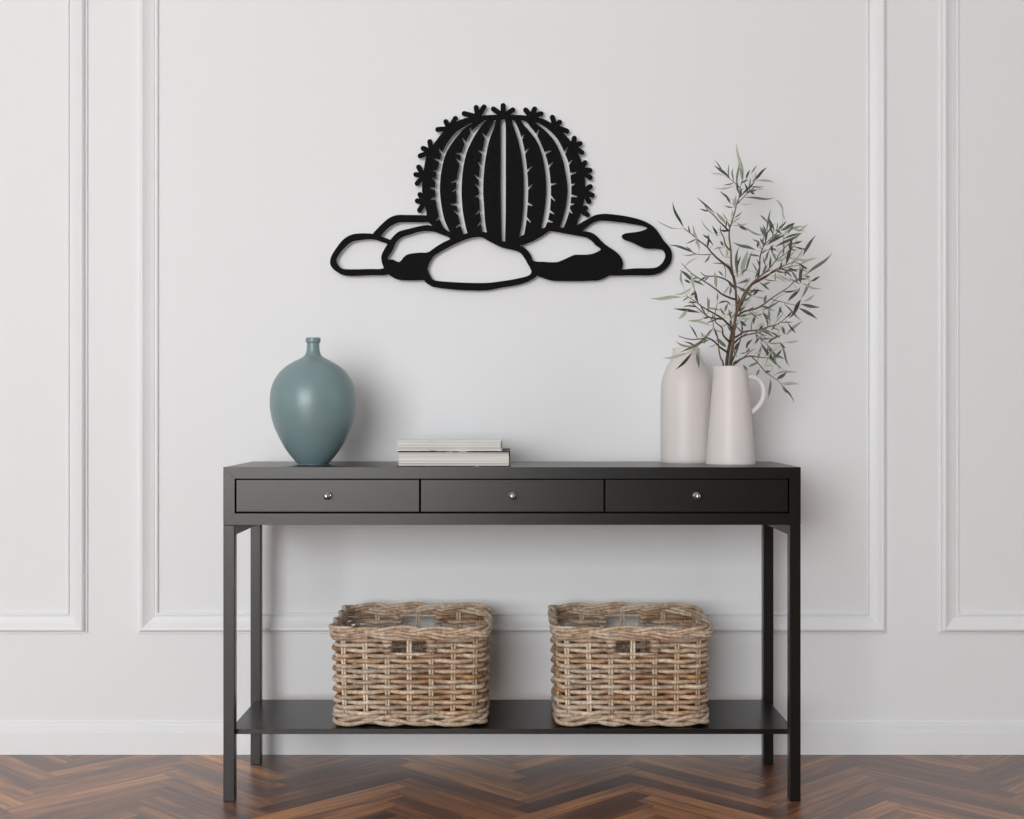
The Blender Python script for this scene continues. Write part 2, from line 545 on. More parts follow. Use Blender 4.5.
vase = thing('vase', 'tall round teal ceramic vase with a narrow bottle neck', 'vase', ((313.1 - 512) * kv, 0.170, TZ))
bm = lathe(prof, 96)
o = from_bm('body', bm, M_teal, vase, True)

# ------------------------------------------------------------------ cream bottle vase and jug
kb_ = (ZF + 0.285) / FPX
rows = [(0, 463.2), (23.2, 463.2), (24.7, 462.6), (25.4, 460), (25.5, 440), (25.5, 415), (25.4, 396), (25.0, 388), (23.9, 380), (21.6, 372.5), (18.8, 366),
        (16.2, 361.5), (14.6, 358.3), (13.8, 355), (13.5, 351), (13.5, 349.3), (13.1, 348.6), (12.4, 348.6), (11.9, 349.4), (11.9, 356), (16, 364), (22, 380), (23, 400), (23, 455), (20, 460), (0, 460)]
prof = [(max(h, 0) * kb_ , (463.2 - y) * kb_) for h, y in rows]
fine = crom(prof, 3, False)
prof = [(0, 0)] + [(p.x, p.y) for p in fine[1:-1] if p.x > 1e-4] + [(0, prof[-1][1])]
bottle = thing('bottle_vase', 'cream stoneware bottle vase with sloping shoulders, empty, behind the jug', 'vase', ((686.2 - 512) * kb_, 0.285, TZ))
from_bm('body', lathe(prof, 96), M_cream, bottle, True)

kj = (ZF + 0.200) / FPX
rows = [(0, 464.6), (23.2, 464.6), (24.2, 464.0), (24.5, 462), (23.8, 452), (22.0, 430), (20.1, 408), (18.3, 388), (16.9, 374), (16.3, 368.2), (16.0, 367.4), (15.4, 367.2),
        (14.9, 368), (15.4, 378), (17.8, 410), (21.6, 455), (20, 461), (0, 461)]
prof = [(h * kj, (464.6 - y) * kj) for h, y in rows]
fine = crom(prof, 4, False)
prof = [(0, 0)] + [(p.x, p.y) for p in fine[1:-1] if p.x > 1e-4] + [(0, prof[-1][1])]
JH = (464.6 - 367.2) * kj
def spout(p, a, r, z):
    w = max(0, (z - (JH - 0.020)) / 0.020) ** 1.5
    da = abs(((a - PI + PI) % (2 * PI)) - PI)
    g = math.exp(-(da / 0.33) ** 2)
    s = 1 + w * g * 0.17
    return Vector((p.x * s, p.y * s, p.z + w * g * 0.0008))
jug = thing('jug', 'tapered cream stoneware jug with a loop handle, holding olive branches', 'jug', ((730.5 - 512) * kj, 0.200, TZ))
from_bm('body', lathe(prof, 96, 'Z', spout), M_cream, jug, True)
hp = [(745.0, 378.4), (750.0, 377.9), (755.6, 378.9), (760.4, 382.4), (763.2, 388), (763.9, 394.2), (762.6, 400.6), (759.2, 406.2), (754.8, 411), (750.6, 413.8), (746.3, 415.4)]
mb = MB()
pts = [Vector(((x - 730.5) * kj, 0, (464.6 - y) * kj)) for x, y in hp]
pts = crom(pts, 5, False)
mb.tube(pts, 0.0070, (0.7, 0.7, 0.7), 20, False, Vector((0, 1, 0)))
mb.build('handle', M_cream, jug)

# ------------------------------------------------------------------ two books
def book(name, label, x0, x1, y0, y1, z0, z1, mcov, overhang=0.0022):
    r = thing(name, label, 'book', ((x0 + x1) / 2, (y0 + y1) / 2, z0))
    bm = bmesh.new()
    hx, hy, h = (x1 - x0) / 2, (y1 - y0) / 2, z1 - z0
    t = 0.0017
    box(bm, -hx, hx, -hy, hy, 0, t)
    box(bm, -hx, hx, -hy, hy, h - t, h)
    box(bm, -hx, hx, hy - t, hy, t, h - t)
    from_bm('cover', bm, mcov, r)
    bm = bmesh.new()
    # page block: slightly uneven layers
    n = 9
    rr = random.Random(int(x1 * 1e4) + 5)
    zz = t
    for i in range(n):
        dz = (h - 2 * t) / n
        a = rr.uniform(0, 0.0011)
        box(bm, -hx + overhang + a, hx - overhang - rr.uniform(0, 0.0011), -hy + overhang + rr.uniform(0, 0.0009), hy - t - 0.0002, zz, zz + dz - 0.00005)
        zz += dz
    from_bm('pages', bm, M_page, r)
    return r
book('book', 'thick book with a black and white photo cover, at the bottom of the pile', -0.2775, -0.0050, 0.036, 0.310, TZ, 0.8370, M_cov_photo)
book('book', 'white covered book lying on top of the other book', -0.2850, -0.0250, 0.095, 0.290, 0.8370, 0.8622, M_cov_white)

# ------------------------------------------------------------------ baskets
def rounded_rect(w, d, r, n=10):
    """closed path, counter-clockwise from the middle of the front side"""
    pts = []
    for cx, cy, a0 in ((w / 2 - r, -d / 2 + r, -PI / 2), (w / 2 - r, d / 2 - r, 0), (-w / 2 + r, d / 2 - r, PI / 2), (-w / 2 + r, -d / 2 + r, PI)):
        for i in range(n + 1):
            a = a0 + PI / 2 * i / n
            pts.append(Vector((cx + r * math.cos(a), cy + r * math.sin(a))))
    return pts

class Path:
    def __init__(s, pts):
        s.p = pts
        s.acc = [0]
        for i in range(len(pts)):
            s.acc.append(s.acc[-1] + (pts[(i + 1) % len(pts)] - pts[i]).length)
        s.len = s.acc[-1]
    def at(s, t):
        t %= s.len
        import bisect
        i = bisect.bisect_right(s.acc, t) - 1
        i = min(i, len(s.p) - 1)
        a, b = s.p[i], s.p[(i + 1) % len(s.p)]
        d = b - a
        f = (t - s.acc[i]) / max(d.length, 1e-9)
        tg = d.normalized()
        return a + d * f, Vector((tg.y, -tg.x))
    def nearest(s, q):
        best = None
        for i in range(len(s.p)):
            a, b = s.p[i], s.p[(i + 1) % len(s.p)]
            d = b - a
            f = max(0, min(1, (q - a).dot(d) / max(d.length_squared, 1e-12)))
            dist = (a + d * f - q).length
            if best is None or dist < best[0]:
                best = (dist, s.acc[i] + f * d.length)
        return best[1]

BW, BD, BH = 0.360, 0.300, 0.2500
C_LIGHT, C_GREY, C_TAN, C_BROWN = Vector(lin((230, 212, 188))[:3]), Vector(lin((192, 175, 156))[:3]), Vector(lin((194, 146, 98))[:3]), Vector(lin((122, 78, 44))[:3])
def rattan_col(rnd):
    t = rnd.random()
    a, b = rnd.choice(((C_LIGHT, C_GREY), (C_LIGHT, C_TAN), (C_TAN, C_BROWN), (C_GREY, C_TAN), (C_LIGHT, C_TAN)))
    return a.lerp(b, t)

def make_basket():
    rnd = random.Random(4)
    root = thing('wicker_basket', 'x', 'basket')
    P = Path(rounded_rect(BW, BD, 0.034))
    xs = [-0.159 + 0.053 * i for i in range(7)]
    ys = [-0.104 + 0.052 * i for i in range(5)]
    q = [Vector((x, -BD / 2)) for x in xs] + [Vector((BW / 2, y)) for y in ys] \
        + [Vector((x, BD / 2)) for x in reversed(xs)] + [Vector((-BW / 2, y)) for y in reversed(ys)]
    sk = [P.nearest(v) for v in q]
    NK = len(sk)
    base = sk[0]
    sk = [(s - base) % P.len for s in sk] + [P.len]
    def smap(k):
        n, k2 = divmod(k, NK)
        i = int(k2)
        f = k2 - i
        return base + n * P.len + sk[i] * (1 - f) + sk[i + 1] * f
    def flare(z):
        return 0.99 + 0.03 * (z / BH)
    def pos(k, z, off):
        p, nrm = P.at(smap(k))
        s = flare(z)
        return lift(Vector((p.x * s + nrm.x * off, p.y * s + nrm.y * off, z)))
    def lift(v):                        # the back edge stands a little higher than the front
        v.z *= 1 + 0.045 * (v.y / BD + 0.5)
        return v
    # stakes: pairs of upright rods
    mb = MB()
    for k in range(NK):
        c0 = rattan_col(rnd).lerp(C_LIGHT, 0.35)
        for d in (-1, 1):
            pts = []
            for z in (0.012, 0.06, 0.12, 0.18, 0.222):
                p, nrm = P.at(smap(k) + d * 0.0034)
                s = flare(z)
                pts.append(lift(Vector((p.x * s, p.y * s, z))))
            mb.tube(pts, 0.0031, c0 * rnd.uniform(0.9, 1.1), 8, False, Vector((0, 1, 0)))
    mb.build('stakes', M_rattan, root)
    # weavers
    mb = MB()
    rows = 15
    zlo, zhi = 0.0345, 0.2105
    pitch = (zhi - zlo) / (rows - 1)
    for r in range(rows):
        z = zlo + pitch * r
        sgn = 1 if r % 2 else -1
        arcs = [(0, NK, True)]
        if r >= rows - 3:
            arcs = [(4 - 0.11, 14 + 0.11, False), (16 - 0.11, NK + 2 + 0.11, False)]
        for a, bb, closed in arcs:
            n = int((bb - a) * 9)
            pts, cols, rads = [], [], []
            ca = rattan_col(rnd)
            seg_c = {}
            ph = rnd.uniform(0, 100)
            for i in range(n if closed else n + 1):
                k = a + (bb - a) * i / n
                w = math.cos(PI * k)
                w = math.copysign(abs(w) ** 0.8, w)
                off = sgn * 0.0068 * w
                zz = z + 0.0014 * noise.noise((k * 0.7 + ph, r * 3.1, 0)) + 0.0006 * math.sin(k * 5 + r)
                pts.append(pos(k, zz, off))
                kk = int((k + 0.5 * (r % 2)) // 2)
                if kk not in seg_c:
                    seg_c[kk] = rattan_col(rnd).lerp(ca, 0.35)
                t = 0.5 + 0.5 * noise.noise((k * 0.8, r * 7.7, ph))
                cols.append(seg_c[kk].lerp(C_BROWN if t > 0.5 else C_LIGHT, 0.8 * abs(t - 0.5) * 2) * (0.94 + 0.3 * noise.noise((k * 2.3, r * 5.1, ph))))
                rads.append(0.0053 + 0.0006 * noise.noise((k * 1.1, ph, 2.0)))
            mb.tube(pts, rads, cols, 8, closed)
    mb.build('woven_sides', M_rattan, root)
    # collars and rods round each handle opening
    for ks in ((2, 4), (14, 16)):
        mb = MB()
        for k in ks:
            for zc in (0.186, 0.1985, 0.2085):
                pts = []
                p, nrm = P.at(smap(k))
                tg = Vector((-nrm.y, nrm.x))
                s = flare(zc)
                for i in range(12):
                    an = 2 * PI * i / 12
                    pts.append(lift(Vector((p.x * s + nrm.x * 0.0075 * math.cos(an) + tg.x * 0.0090 * math.sin(an),
                                            p.y * s + nrm.y * 0.0075 * math.cos(an) + tg.y * 0.0090 * math.sin(an), zc))))
                mb.tube(pts, 0.0052, rattan_col(rnd).lerp(C_GREY, 0.5), 8, True)
        for zc in (0.1765, 0.2135):
            pts = [pos(ks[0] + (ks[1] - ks[0]) * i / 12, zc, 0.0015) for i in range(13)]
            mb.tube(pts, 0.0042, rattan_col(rnd).lerp(C_GREY, 0.6), 8)
        mb.build('handle_opening', M_rattan, root)
    # flat plaits: the strands cross over and under one another
    def braid(name, strands, pair, zc, av, ah, rad, turns, off, wob):
        mb = MB()
        n = 320
        for s_ in range(strands):
            for q_ in range(pair):
                pts, cols, rads = [], [], []
                ca, cb = rattan_col(rnd).lerp(C_GREY, 0.5), rattan_col(rnd).lerp(C_GREY, 0.4)
                dq = (q_ - (pair - 1) / 2)
                for i in range(n):
                    k = NK * i / n
                    an = 2 * PI * (turns * i / n + s_ / strands) + 0.9 * noise.noise((k * 0.35, s_ * 3.3, 3))
                    p = pos(k, zc, off + ah * math.sin(2 * an) + dq * 0.002)
                    p.z += av * math.sin(an) + dq * rad * 1.7 * (1 + 0.5 * noise.noise((k * 0.6, s_, q_ + 5.5))) + wob * noise.noise((k * 0.5, 0, 9))
                    pts.append(p)
                    sh = 0.86 + 0.28 * (0.5 + 0.5 * noise.noise((k * 1.7, s_ * 5 + q_, 7)))
                    cols.append(ca.lerp(cb, 0.5 + 0.5 * noise.noise((k * 0.6, s_ * 5 + q_, 1))) * sh)
                    rads.append(rad * (1 + 0.15 * noise.noise((k * 0.8, s_ * 9 + q_, 4))))
                mb.tube(pts, rads, cols, 8, True)
        mb.build(name, M_rattan, root)
    braid('rim', 3, 2, 0.2290, 0.0092, 0.0062, 0.0046, 5, 0.0055, 0.003)
    braid('foot_border', 3, 1, 0.0170, 0.0100, 0.0050, 0.0058, 5, 0.003, 0.0015)
    # bottom: flat rods side by side
    mb = MB()
    for i in range(27):
        y = -BD / 2 + 0.012 + i * (BD - 0.024) / 26
        mb.tube([Vector((-BW / 2 + 0.006 + (0.02 if i in (0, 26) else 0), y, 0.0095)), Vector((BW / 2 - 0.006 - (0.02 if i in (0, 26) else 0), y, 0.0095))], 0.0055, rattan_col(rnd), 8)
    mb.build('bottom', M_rattan, root)
    return root

def copy_tree(o, parent=None):
    c = o.copy()
    C.objects.link(c)
    c.parent = parent
    for ch in list(o.children):
        copy_tree(ch, c)
    return c

b1 = make_basket()
by = 0.043 + BD / 2
b1.location = (-0.2490, by, SZ)
b1['label'] = 'rectangular woven rattan basket on the shelf under the books, the left one'
b1['group'] = 'rattan baskets on the low shelf'
b2 = copy_tree(b1)
b2.location = (0.2930, by, SZ)
b2['label'] = 'rectangular woven rattan basket on the shelf nearer the jug, the right one'

# ------------------------------------------------------------------ cactus wall art
def tl(ox, oy, s, pts):
    return [(ox + x / s, oy + y / s) for x, y in pts]
T7 = lambda p: tl(325, 205, 9.1, p)
T8 = lambda p: tl(410, 215, 9.1, p)
T9 = lambda p: tl(500, 205, 9.1, p)
T10 = lambda p: tl(580, 205, 9.1, p)

SLITS = []
def slit(left, right, ticks, side):
    """outline of one cut between two ribs; thorn shaped notches on one side"""
    Lp = [tuple(p) for p in crom(left, 4, False)]
    Rp = [tuple(p) for p in crom(right, 4, False)]
    E = Lp if side < 0 else Rp
    def at_y(y):
        for a, b in zip(E, E[1:]):
            if a[1] <= y <= b[1]:
                f = (y - a[1]) / max(b[1] - a[1], 1e-6)
                return a[0] + (b[0] - a[0]) * f
        return E[-1][0]
    out = list(E)
    for (tx, ty, y0) in ticks:
        ya, yb = y0 - 1.25, y0 + 1.25
        xa, xb = at_y(ya), at_y(yb)
        d = Vector((tx - at_y(y0), ty - y0))
        nrm = Vector((-d.y, d.x)).normalized() * 0.55
        tip = Vector((tx, ty))
        p1, p2 = tip + nrm, tip - nrm
        if p1.y > p2.y:
            p1, p2 = p2, p1
        out = [p for p in out if not (ya - 0.3 < p[1] < yb + 0.3)]
        i = len([p for p in out if p[1] <= ya])
        out[i:i] = [(xa, ya), tuple(p1), tuple(tip + d.normalized() * 0.5), tuple(p2), (xb, yb)]
    if side < 0:
        poly = out + Rp[::-1]
    else:
        poly = out + Lp[::-1]
    SLITS.append(poly)

slit([(502.6, 119.6), (501.0, 121.5), (500.6, 130), (500.6, 160), (500.6, 190), (501.0, 220), (501.7, 241.6)],
     [(504.3, 119.6), (505.3, 121.5), (505.7, 130), (505.7, 160), (505.7, 190), (505.5, 220), (505.0, 241.8)], [], -1)
slit([(494.4, 120.6), (488.4, 132), (484.5, 141), (482.1, 153.6), (480.1, 167.3), (478.9, 178), (478.7, 190), (479.5, 204), (480.6, 218), (482.3, 232)],
     [(495.6, 120.4), (494.3, 126.3), (489.4, 140), (486, 155.6), (484, 171.2), (483.1, 189.4), (484, 206), (485, 221.7), (486.7, 232.4)],
     [(482.6, 133.6, 137.5), (478.7, 150.7, 152.4), (478.2, 162.4, 166), (474.8, 175.3, 178.8), (475.3, 184, 187.6), (475.3, 196.7, 196), (476.2, 214.3, 211), (477.7, 226, 222.5)], -1)
slit([(484.8, 120.4), (473.8, 129.2), (470.0, 134.3), (464.5, 145.0), (460.6, 158.5), (458.1, 172.4), (456.6, 182), (456.2, 192.4), (457.1, 207), (459.1, 219.7), (463.3, 234.1)],
     [(486.0, 120.2), (482.6, 124.3), (475.6, 134.1), (470.0, 144.5), (465.4, 156.6), (462.5, 173.1), (461.5, 190.4), (462.5, 209), (465, 223.6), (467.4, 233.6)],
     [(470.1, 128.2, 132.6), (462.5, 138.6, 143), (456.7, 153.6, 154.2), (456.2, 158.8, 162.2), (451.3, 182.6, 180.6), (452.7, 191.9, 189.4), (450.8, 204.6, 204.4), (454.2, 210.9, 213.8), (456.2, 227.5, 224.6)], -1)
slit([(470.6, 123.4), (457.6, 131.1), (448.8, 140.9), (442, 153.6), (438.6, 165.3), (436.1, 176), (435.4, 189.4), (436.1, 203.1), (439.1, 216.8), (443, 226.5), (447.9, 230.9)],
     [(472.0, 123.2), (462.5, 130.2), (452.7, 141.9), (445.9, 153.6), (442.5, 165.3), (440.4, 178), (439.9, 191.4), (441.5, 206), (444.4, 219.7), (449.8, 231.9)],
     [(439.1, 149.2, 153.6), (434.7, 159, 160.8), (434.2, 170.7, 171.2), (432.7, 178.2, 180.4), (430.8, 188.4, 188.6), (431.3, 199.4, 198.2), (436.6, 220.7, 217.6)], -1)
slit([(511.8, 120.2), (512.8, 124.5), (516.8, 136), (520.2, 149.7), (522.6, 165.3), (523.6, 179.7), (523.6, 194.3), (523.1, 209), (521.6, 223.6), (519.2, 237.3)],
     [(513.4, 120.2), (515.8, 123), (519.7, 132.1), (523.6, 145.8), (526, 160.4), (527.2, 171.9), (528, 184), (528, 197.2), (527.3, 209), (526, 223.6), (524.1, 234.3)],
     [(523.6, 135, 138.4), (528, 149.2, 152.6), (531.9, 166.8, 171), (531.9, 185, 188.6), (531.9, 205.5, 203.6), (530.4, 222.1, 218)], 1)
slit([(520.8, 120.6), (522.8, 123.8), (528.5, 130.2), (537.3, 142.2), (542.6, 157.5), (545, 171.1), (546, 182), (546, 194.3), (544.5, 209), (541.1, 228.5)],
     [(522.8, 120.2), (526.5, 122.0), (530.9, 127.2), (536.7, 135), (543.6, 149.7), (548, 163.4), (550.0, 176), (550.9, 192), (550.2, 207), (548, 219.7), (545, 227.5)],
     [(538.7, 130.2, 134.8), (550.4, 151.2, 153), (552.8, 162.4, 166.8), (555.8, 183.6, 184.6), (554.8, 200.7, 196.4), (553.8, 213.8, 211), (552.4, 222.1, 220.6)], 1)
slit([(535.4, 123.3), (542.6, 128.2), (551.4, 137), (558.2, 147.7), (563.1, 161.4), (565.6, 174), (567.1, 184), (567.2, 194.4), (565.5, 207), (562.1, 220.7), (559.7, 227)],
     [(536.6, 123.0), (539.7, 123.8), (549.4, 130.2), (558.2, 139.9), (565, 153.6), (568.5, 163.4), (570.3, 175), (571.4, 190), (570.1, 207), (568, 215.8), (563.6, 227.5)],
     [(567, 148.2, 152.8), (571.9, 160.4, 164), (575.8, 172.8, 174), (574.3, 184, 185.2), (576.8, 196.7, 195.4), (573.8, 204, 204.4), (571.9, 213.3, 210)], 1)

BODY = [(427.2, 217), (425.9, 210), (423.4, 200), (422.0, 191.4), (422.3, 181), (423.9, 168.3), (425.9, 157.5), (429.4, 150), (434.2, 143.2), (443, 131.5), (450, 125.6),
        (458.6, 120.6), (467.4, 117.6), (480, 115.6), (492, 114.8), (504, 114.6), (516, 114.8), (526, 115.4), (540.6, 118.0), (548.9, 121.6), (558.2, 128.0), (570.4, 140.6), (577, 151),
        (582.0, 163), (584.6, 176), (585.2, 188), (583.5, 204), (580.5, 214.5), (577.4, 221), (577.5, 226.5), (582, 229.5),
        (570, 231.2), (549.5, 231.0), (532, 238.5), (521, 244.5), (520.2, 247.3), (514, 247.6), (500, 244.5), (490, 239.5), (484.5, 236), (476, 235.4), (466, 236.6), (455, 240.6), (450, 238.5), (440, 230), (433, 224.5)]
SPINES = [((477.8, 117), [(464.2, 113.5), (476.2, 107.4), (484, 106.9)]), ((449.5, 128.6), [(437.8, 129.5), (445.9, 121.7), (455.4, 118.4)]),
          ((431.6, 152), [(429.8, 141.6), (423.2, 148.3), (420.2, 155.8)]), ((423.4, 176), [(418.7, 167), (415.8, 174.5), (417.2, 183.5)]),
          ((424, 203), [(420, 194.5), (417.3, 200.8), (419.6, 210.3)]), ((503.2, 116), [(503.1, 105.5), (493.4, 108.9), (512.8, 109.9)]),
          ((531, 116.5), [(525.7, 109.9), (534.7, 108.9), (541.1, 113.7)]), ((555, 126.5), [(552.4, 117.2), (559.6, 122.1), (566.9, 131.1)]),
          ((573, 146), [(574.3, 138.2), (580.1, 143.5), (582.0, 152.6)]), ((579.5, 169.6), [(585, 162.6), (589.9, 170.3), (590.2, 177.6)]),
          ((583, 191.5), [(590.2, 186.6), (592.2, 195.2), (588.9, 201.5)]), ((580, 210), [(585.5, 208), (587.4, 214.7)]), ]

R1o = T7([(45, 520), (60, 460), (110, 380), (170, 310), (240, 270), (320, 258), (440, 262), (520, 290), (600, 325), (600, 400), (560, 470), (560, 560), (575, 632), (420, 640), (200, 645), (110, 610), (60, 565)])
R1h = T7([(105, 510), (130, 450), (190, 380), (250, 335), (340, 318), (440, 315), (520, 338), (568, 362), (522, 440), (515, 500), (534, 574), (400, 582), (200, 584), (140, 568)])
R2 = T7([(430, 275), (500, 190), (580, 120), (650, 92), (740, 90), (830, 91), (925, 93), (985, 100), (1000, 215), (968, 182), (935, 157), (860, 158), (700, 158), (650, 166), (590, 200), (540, 245), (495, 295)])
R3o = T7([(585, 330), (640, 265), (685, 236), (770, 214), (890, 186)]) + T8([(180, 93), (270, 120), (400, 180), (420, 215), (300, 300), (200, 400), (160, 500), (200, 620), (135, 606)]) \
    + T7([(905, 686), (800, 687), (700, 685), (640, 670), (580, 632), (538, 580), (514, 505), (520, 440)])
R3h = T7([(700, 295), (790, 266), (850, 248), (920, 238)]) + T8([(150, 148), (212, 152), (285, 177), (366, 213), (300, 250), (225, 296), (165, 338), (100, 342)]) \
    + T7([(850, 434), (765, 445), (720, 470), (690, 508), (665, 518), (620, 497), (572, 489), (612, 420), (650, 340)])
R4o = T8([(130, 597), (180, 640), (240, 660), (420, 681), (600, 689), (720, 684)]) + T9([(10, 753), (100, 740), (190, 720), (270, 690), (338, 640), (330, 560), (298, 500), (272, 440), (220, 392), (150, 362), (60, 335)]) \
    + T8([(800, 225), (700, 160), (620, 155), (520, 165), (390, 220), (250, 300), (160, 360), (120, 430), (105, 520)])
R4h = T8([(155, 460), (165, 420), (200, 385), (280, 335), (400, 270), (520, 220), (600, 203), (660, 207), (740, 250), (820, 290)]) + T9([(60, 398), (115, 410), (180, 433), (220, 480), (255, 540), (282, 590), (284, 615), (268, 636), (220, 655), (100, 680), (0, 695)]) \
    + T8([(720, 616), (600, 618), (400, 611), (230, 595), (190, 560), (165, 510)])
R5o = T9([(310, 570), (270, 440), (195, 372), (205, 330), (310, 280), (420, 235), (470, 225), (620, 228), (770, 240)]) + T10([(50, 238), (105, 252), (150, 280), (220, 352), (330, 428), (380, 490), (391, 540), (372, 583), (270, 640), (175, 684), (100, 690), (0, 693)]) \
    + T9([(600, 693), (485, 690), (400, 668), (335, 640)])
R5h = T9([(195, 373), (290, 335), (370, 292), (432, 250), (465, 240), (600, 262), (700, 280), (780, 296), (835, 328), (870, 365)]) + T10([(188, 402), (140, 434), (90, 448), (40, 452)]) \
    + T9([(690, 452), (650, 464), (560, 505), (515, 519), (450, 520), (400, 516), (300, 505), (262, 430), (222, 387)])
R6o = T10([(-40, 200), (20, 155), (70, 128), (130, 95), (180, 83), (250, 80), (400, 98), (540, 130), (640, 175), (700, 230), (760, 320), (820, 390), (838, 455), (822, 530), (770, 590), (700, 630), (620, 641), (450, 641), (270, 641), (330, 604), (362, 545), (352, 500), (305, 448), (200, 372), (130, 300), (92, 276), (30, 262), (-40, 260)])
R6h = T10([(25, 236), (60, 205), (110, 168), (170, 146), (240, 146), (420, 166), (560, 190), (610, 212), (540, 240), (430, 255), (395, 265), (380, 285), (400, 315), (480, 345), (590, 395), (700, 400), (750, 412), (775, 450), (765, 500), (730, 545), (670, 572), (500, 576), (385, 583), (393, 540), (382, 490), (331, 428), (221, 352), (151, 280), (105, 252), (60, 243)])

def wall_art():
    yf, yb = WY - 0.0215, WY - 0.0135       # front and back of the plate, standing off the wall
    k = (ZF + yf) / FPX
    ch = 0.0003
    bm = bmesh.new()
    W2 = lambda p: Vector(((p[0] - 512) * k, HC - (p[1] - 409.5) * k))
    def area2(P):
        return sum(P[i].x * P[(i + 1) % len(P)].y - P[(i + 1) % len(P)].x * P[i].y for i in range(len(P))) / 2
    def inset(P, d):
        n = len(P)
        out = []
        for i in range(n):
            a = (P[i] - P[i - 1]); b = (P[(i + 1) % n] - P[i])
            a = a.normalized() if a.length > 1e-9 else b.normalized()
            b = b.normalized() if b.length > 1e-9 else a
            nn = Vector((-a.y - b.y, a.x + b.x))
            if nn.length < 1e-6:
                nn = Vector((-a.y, a.x))
            nn.normalize()
            out.append(P[i] + nn * d)
        return out
    count = [0]
    def piece(outer, holes=()):
        yf_ = yf + 0.000006 * count[0]      # pieces lie a hair apart
        yb_ = yb + 0.000006 * count[0]
        count[0] += 1
        loops = []
        for i, lp in enumerate([outer] + list(holes)):
            P = [W2(p) for p in lp]
            Q = [P[0]]
            for p in P[1:]:
                if (p - Q[-1]).length > 1e-5:
                    Q.append(p)
            if (Q[0] - Q[-1]).length < 1e-5:
                Q.pop()
            ccw = area2(Q) > 0
            if ccw != (i == 0):
                Q.reverse()
            loops.append(Q)                 # material always on the left
        ins = [inset(Q, ch) for Q in loops]
        for y, LL, flip in ((yf_, ins, False), (yb_, loops, True)):
            flat = [v for Q in LL for v in Q]
            tris = tessellate_polygon([[Vector((v.x, v.y, 0)) for v in Q] for Q in LL])
            vs = [bm.verts.new((v.x, y, v.y)) for v in flat]
            for t in tris:
                a, b, c = (vs[i] for i in t)
                try:
                    f = bm.faces.new((a, b, c))
                except ValueError:
                    continue
                f.normal_update()
                if (f.normal.y > 0) != flip:
                    f.normal_flip()
                f.material_index = 0
        for Q, I in zip(loops, ins):
            n = len(Q)
            a = [bm.verts.new((v.x, yf_, v.y)) for v in I]
            b = [bm.verts.new((v.x, yf_ + ch, v.y)) for v in Q]
            c = [bm.verts.new((v.x, yb_, v.y)) for v in Q]
            for i in range(n):
                j = (i + 1) % n
                for A, B in ((a, b), (b, c)):
                    f = bm.faces.new((A[i], B[i], B[j], A[j]))
                    f.material_index = 0 if A is a else 1
    S2 = lambda p: [tuple(v) for v in crom(p, 5, True)]
    piece(S2(BODY), SLITS)
    for base, tips in SPINES:
        for t in tips:
            a, b = Vector(base), Vector(t)
            d = (b - a).normalized()
            n = Vector((-d.y, d.x))
            r = 2.6
            pts = [a + n * r]
            for i in range(9):
                an = PI / 2 - PI * i / 8
                pts.append(b + d * (r * math.cos(an)) + n * (r * math.sin(an)))
            pts.append(a - n * r)
            piece([tuple(p) for p in pts])
    piece(S2(R1o), [S2(R1h)])
    piece(S2(R2))
    piece(S2(R3o), [S2(R3h)])
    piece(S2(R4o), [S2(R4h)])
    piece(S2(R5o), [S2(R5h)])
    piece(S2(R6o), [S2(R6h)])
    art = thing('wall_art', 'black cut metal silhouette of a barrel cactus among rocks, hung on the wall', 'wall art', (0, WY, 0))
    bmesh.ops.translate(bm, verts=bm.verts, vec=(0, -WY, 0))
    from_bm('cactus_plate', bm, [M_art, M_edge], art, fixn=False)
    # four stand-off pins that carry the plate
    for x, y in ((437, 216), (504, 244), (600, 268), (400, 270)):
        p = W2((x, y))
        pin = lathe([(0, 0), (0.004, 0), (0.004, 0.0136), (0, 0.0136)], 16, 'Y')
        bmesh.ops.translate(pin, verts=pin.verts, vec=(p.x, 0, p.y))
        from_bm('standoff_pin', pin, M_art, art)
wall_art()

# ------------------------------------------------------------------ olive branches in the jug
JX, JY = (730.5 - 512) * kj, 0.200
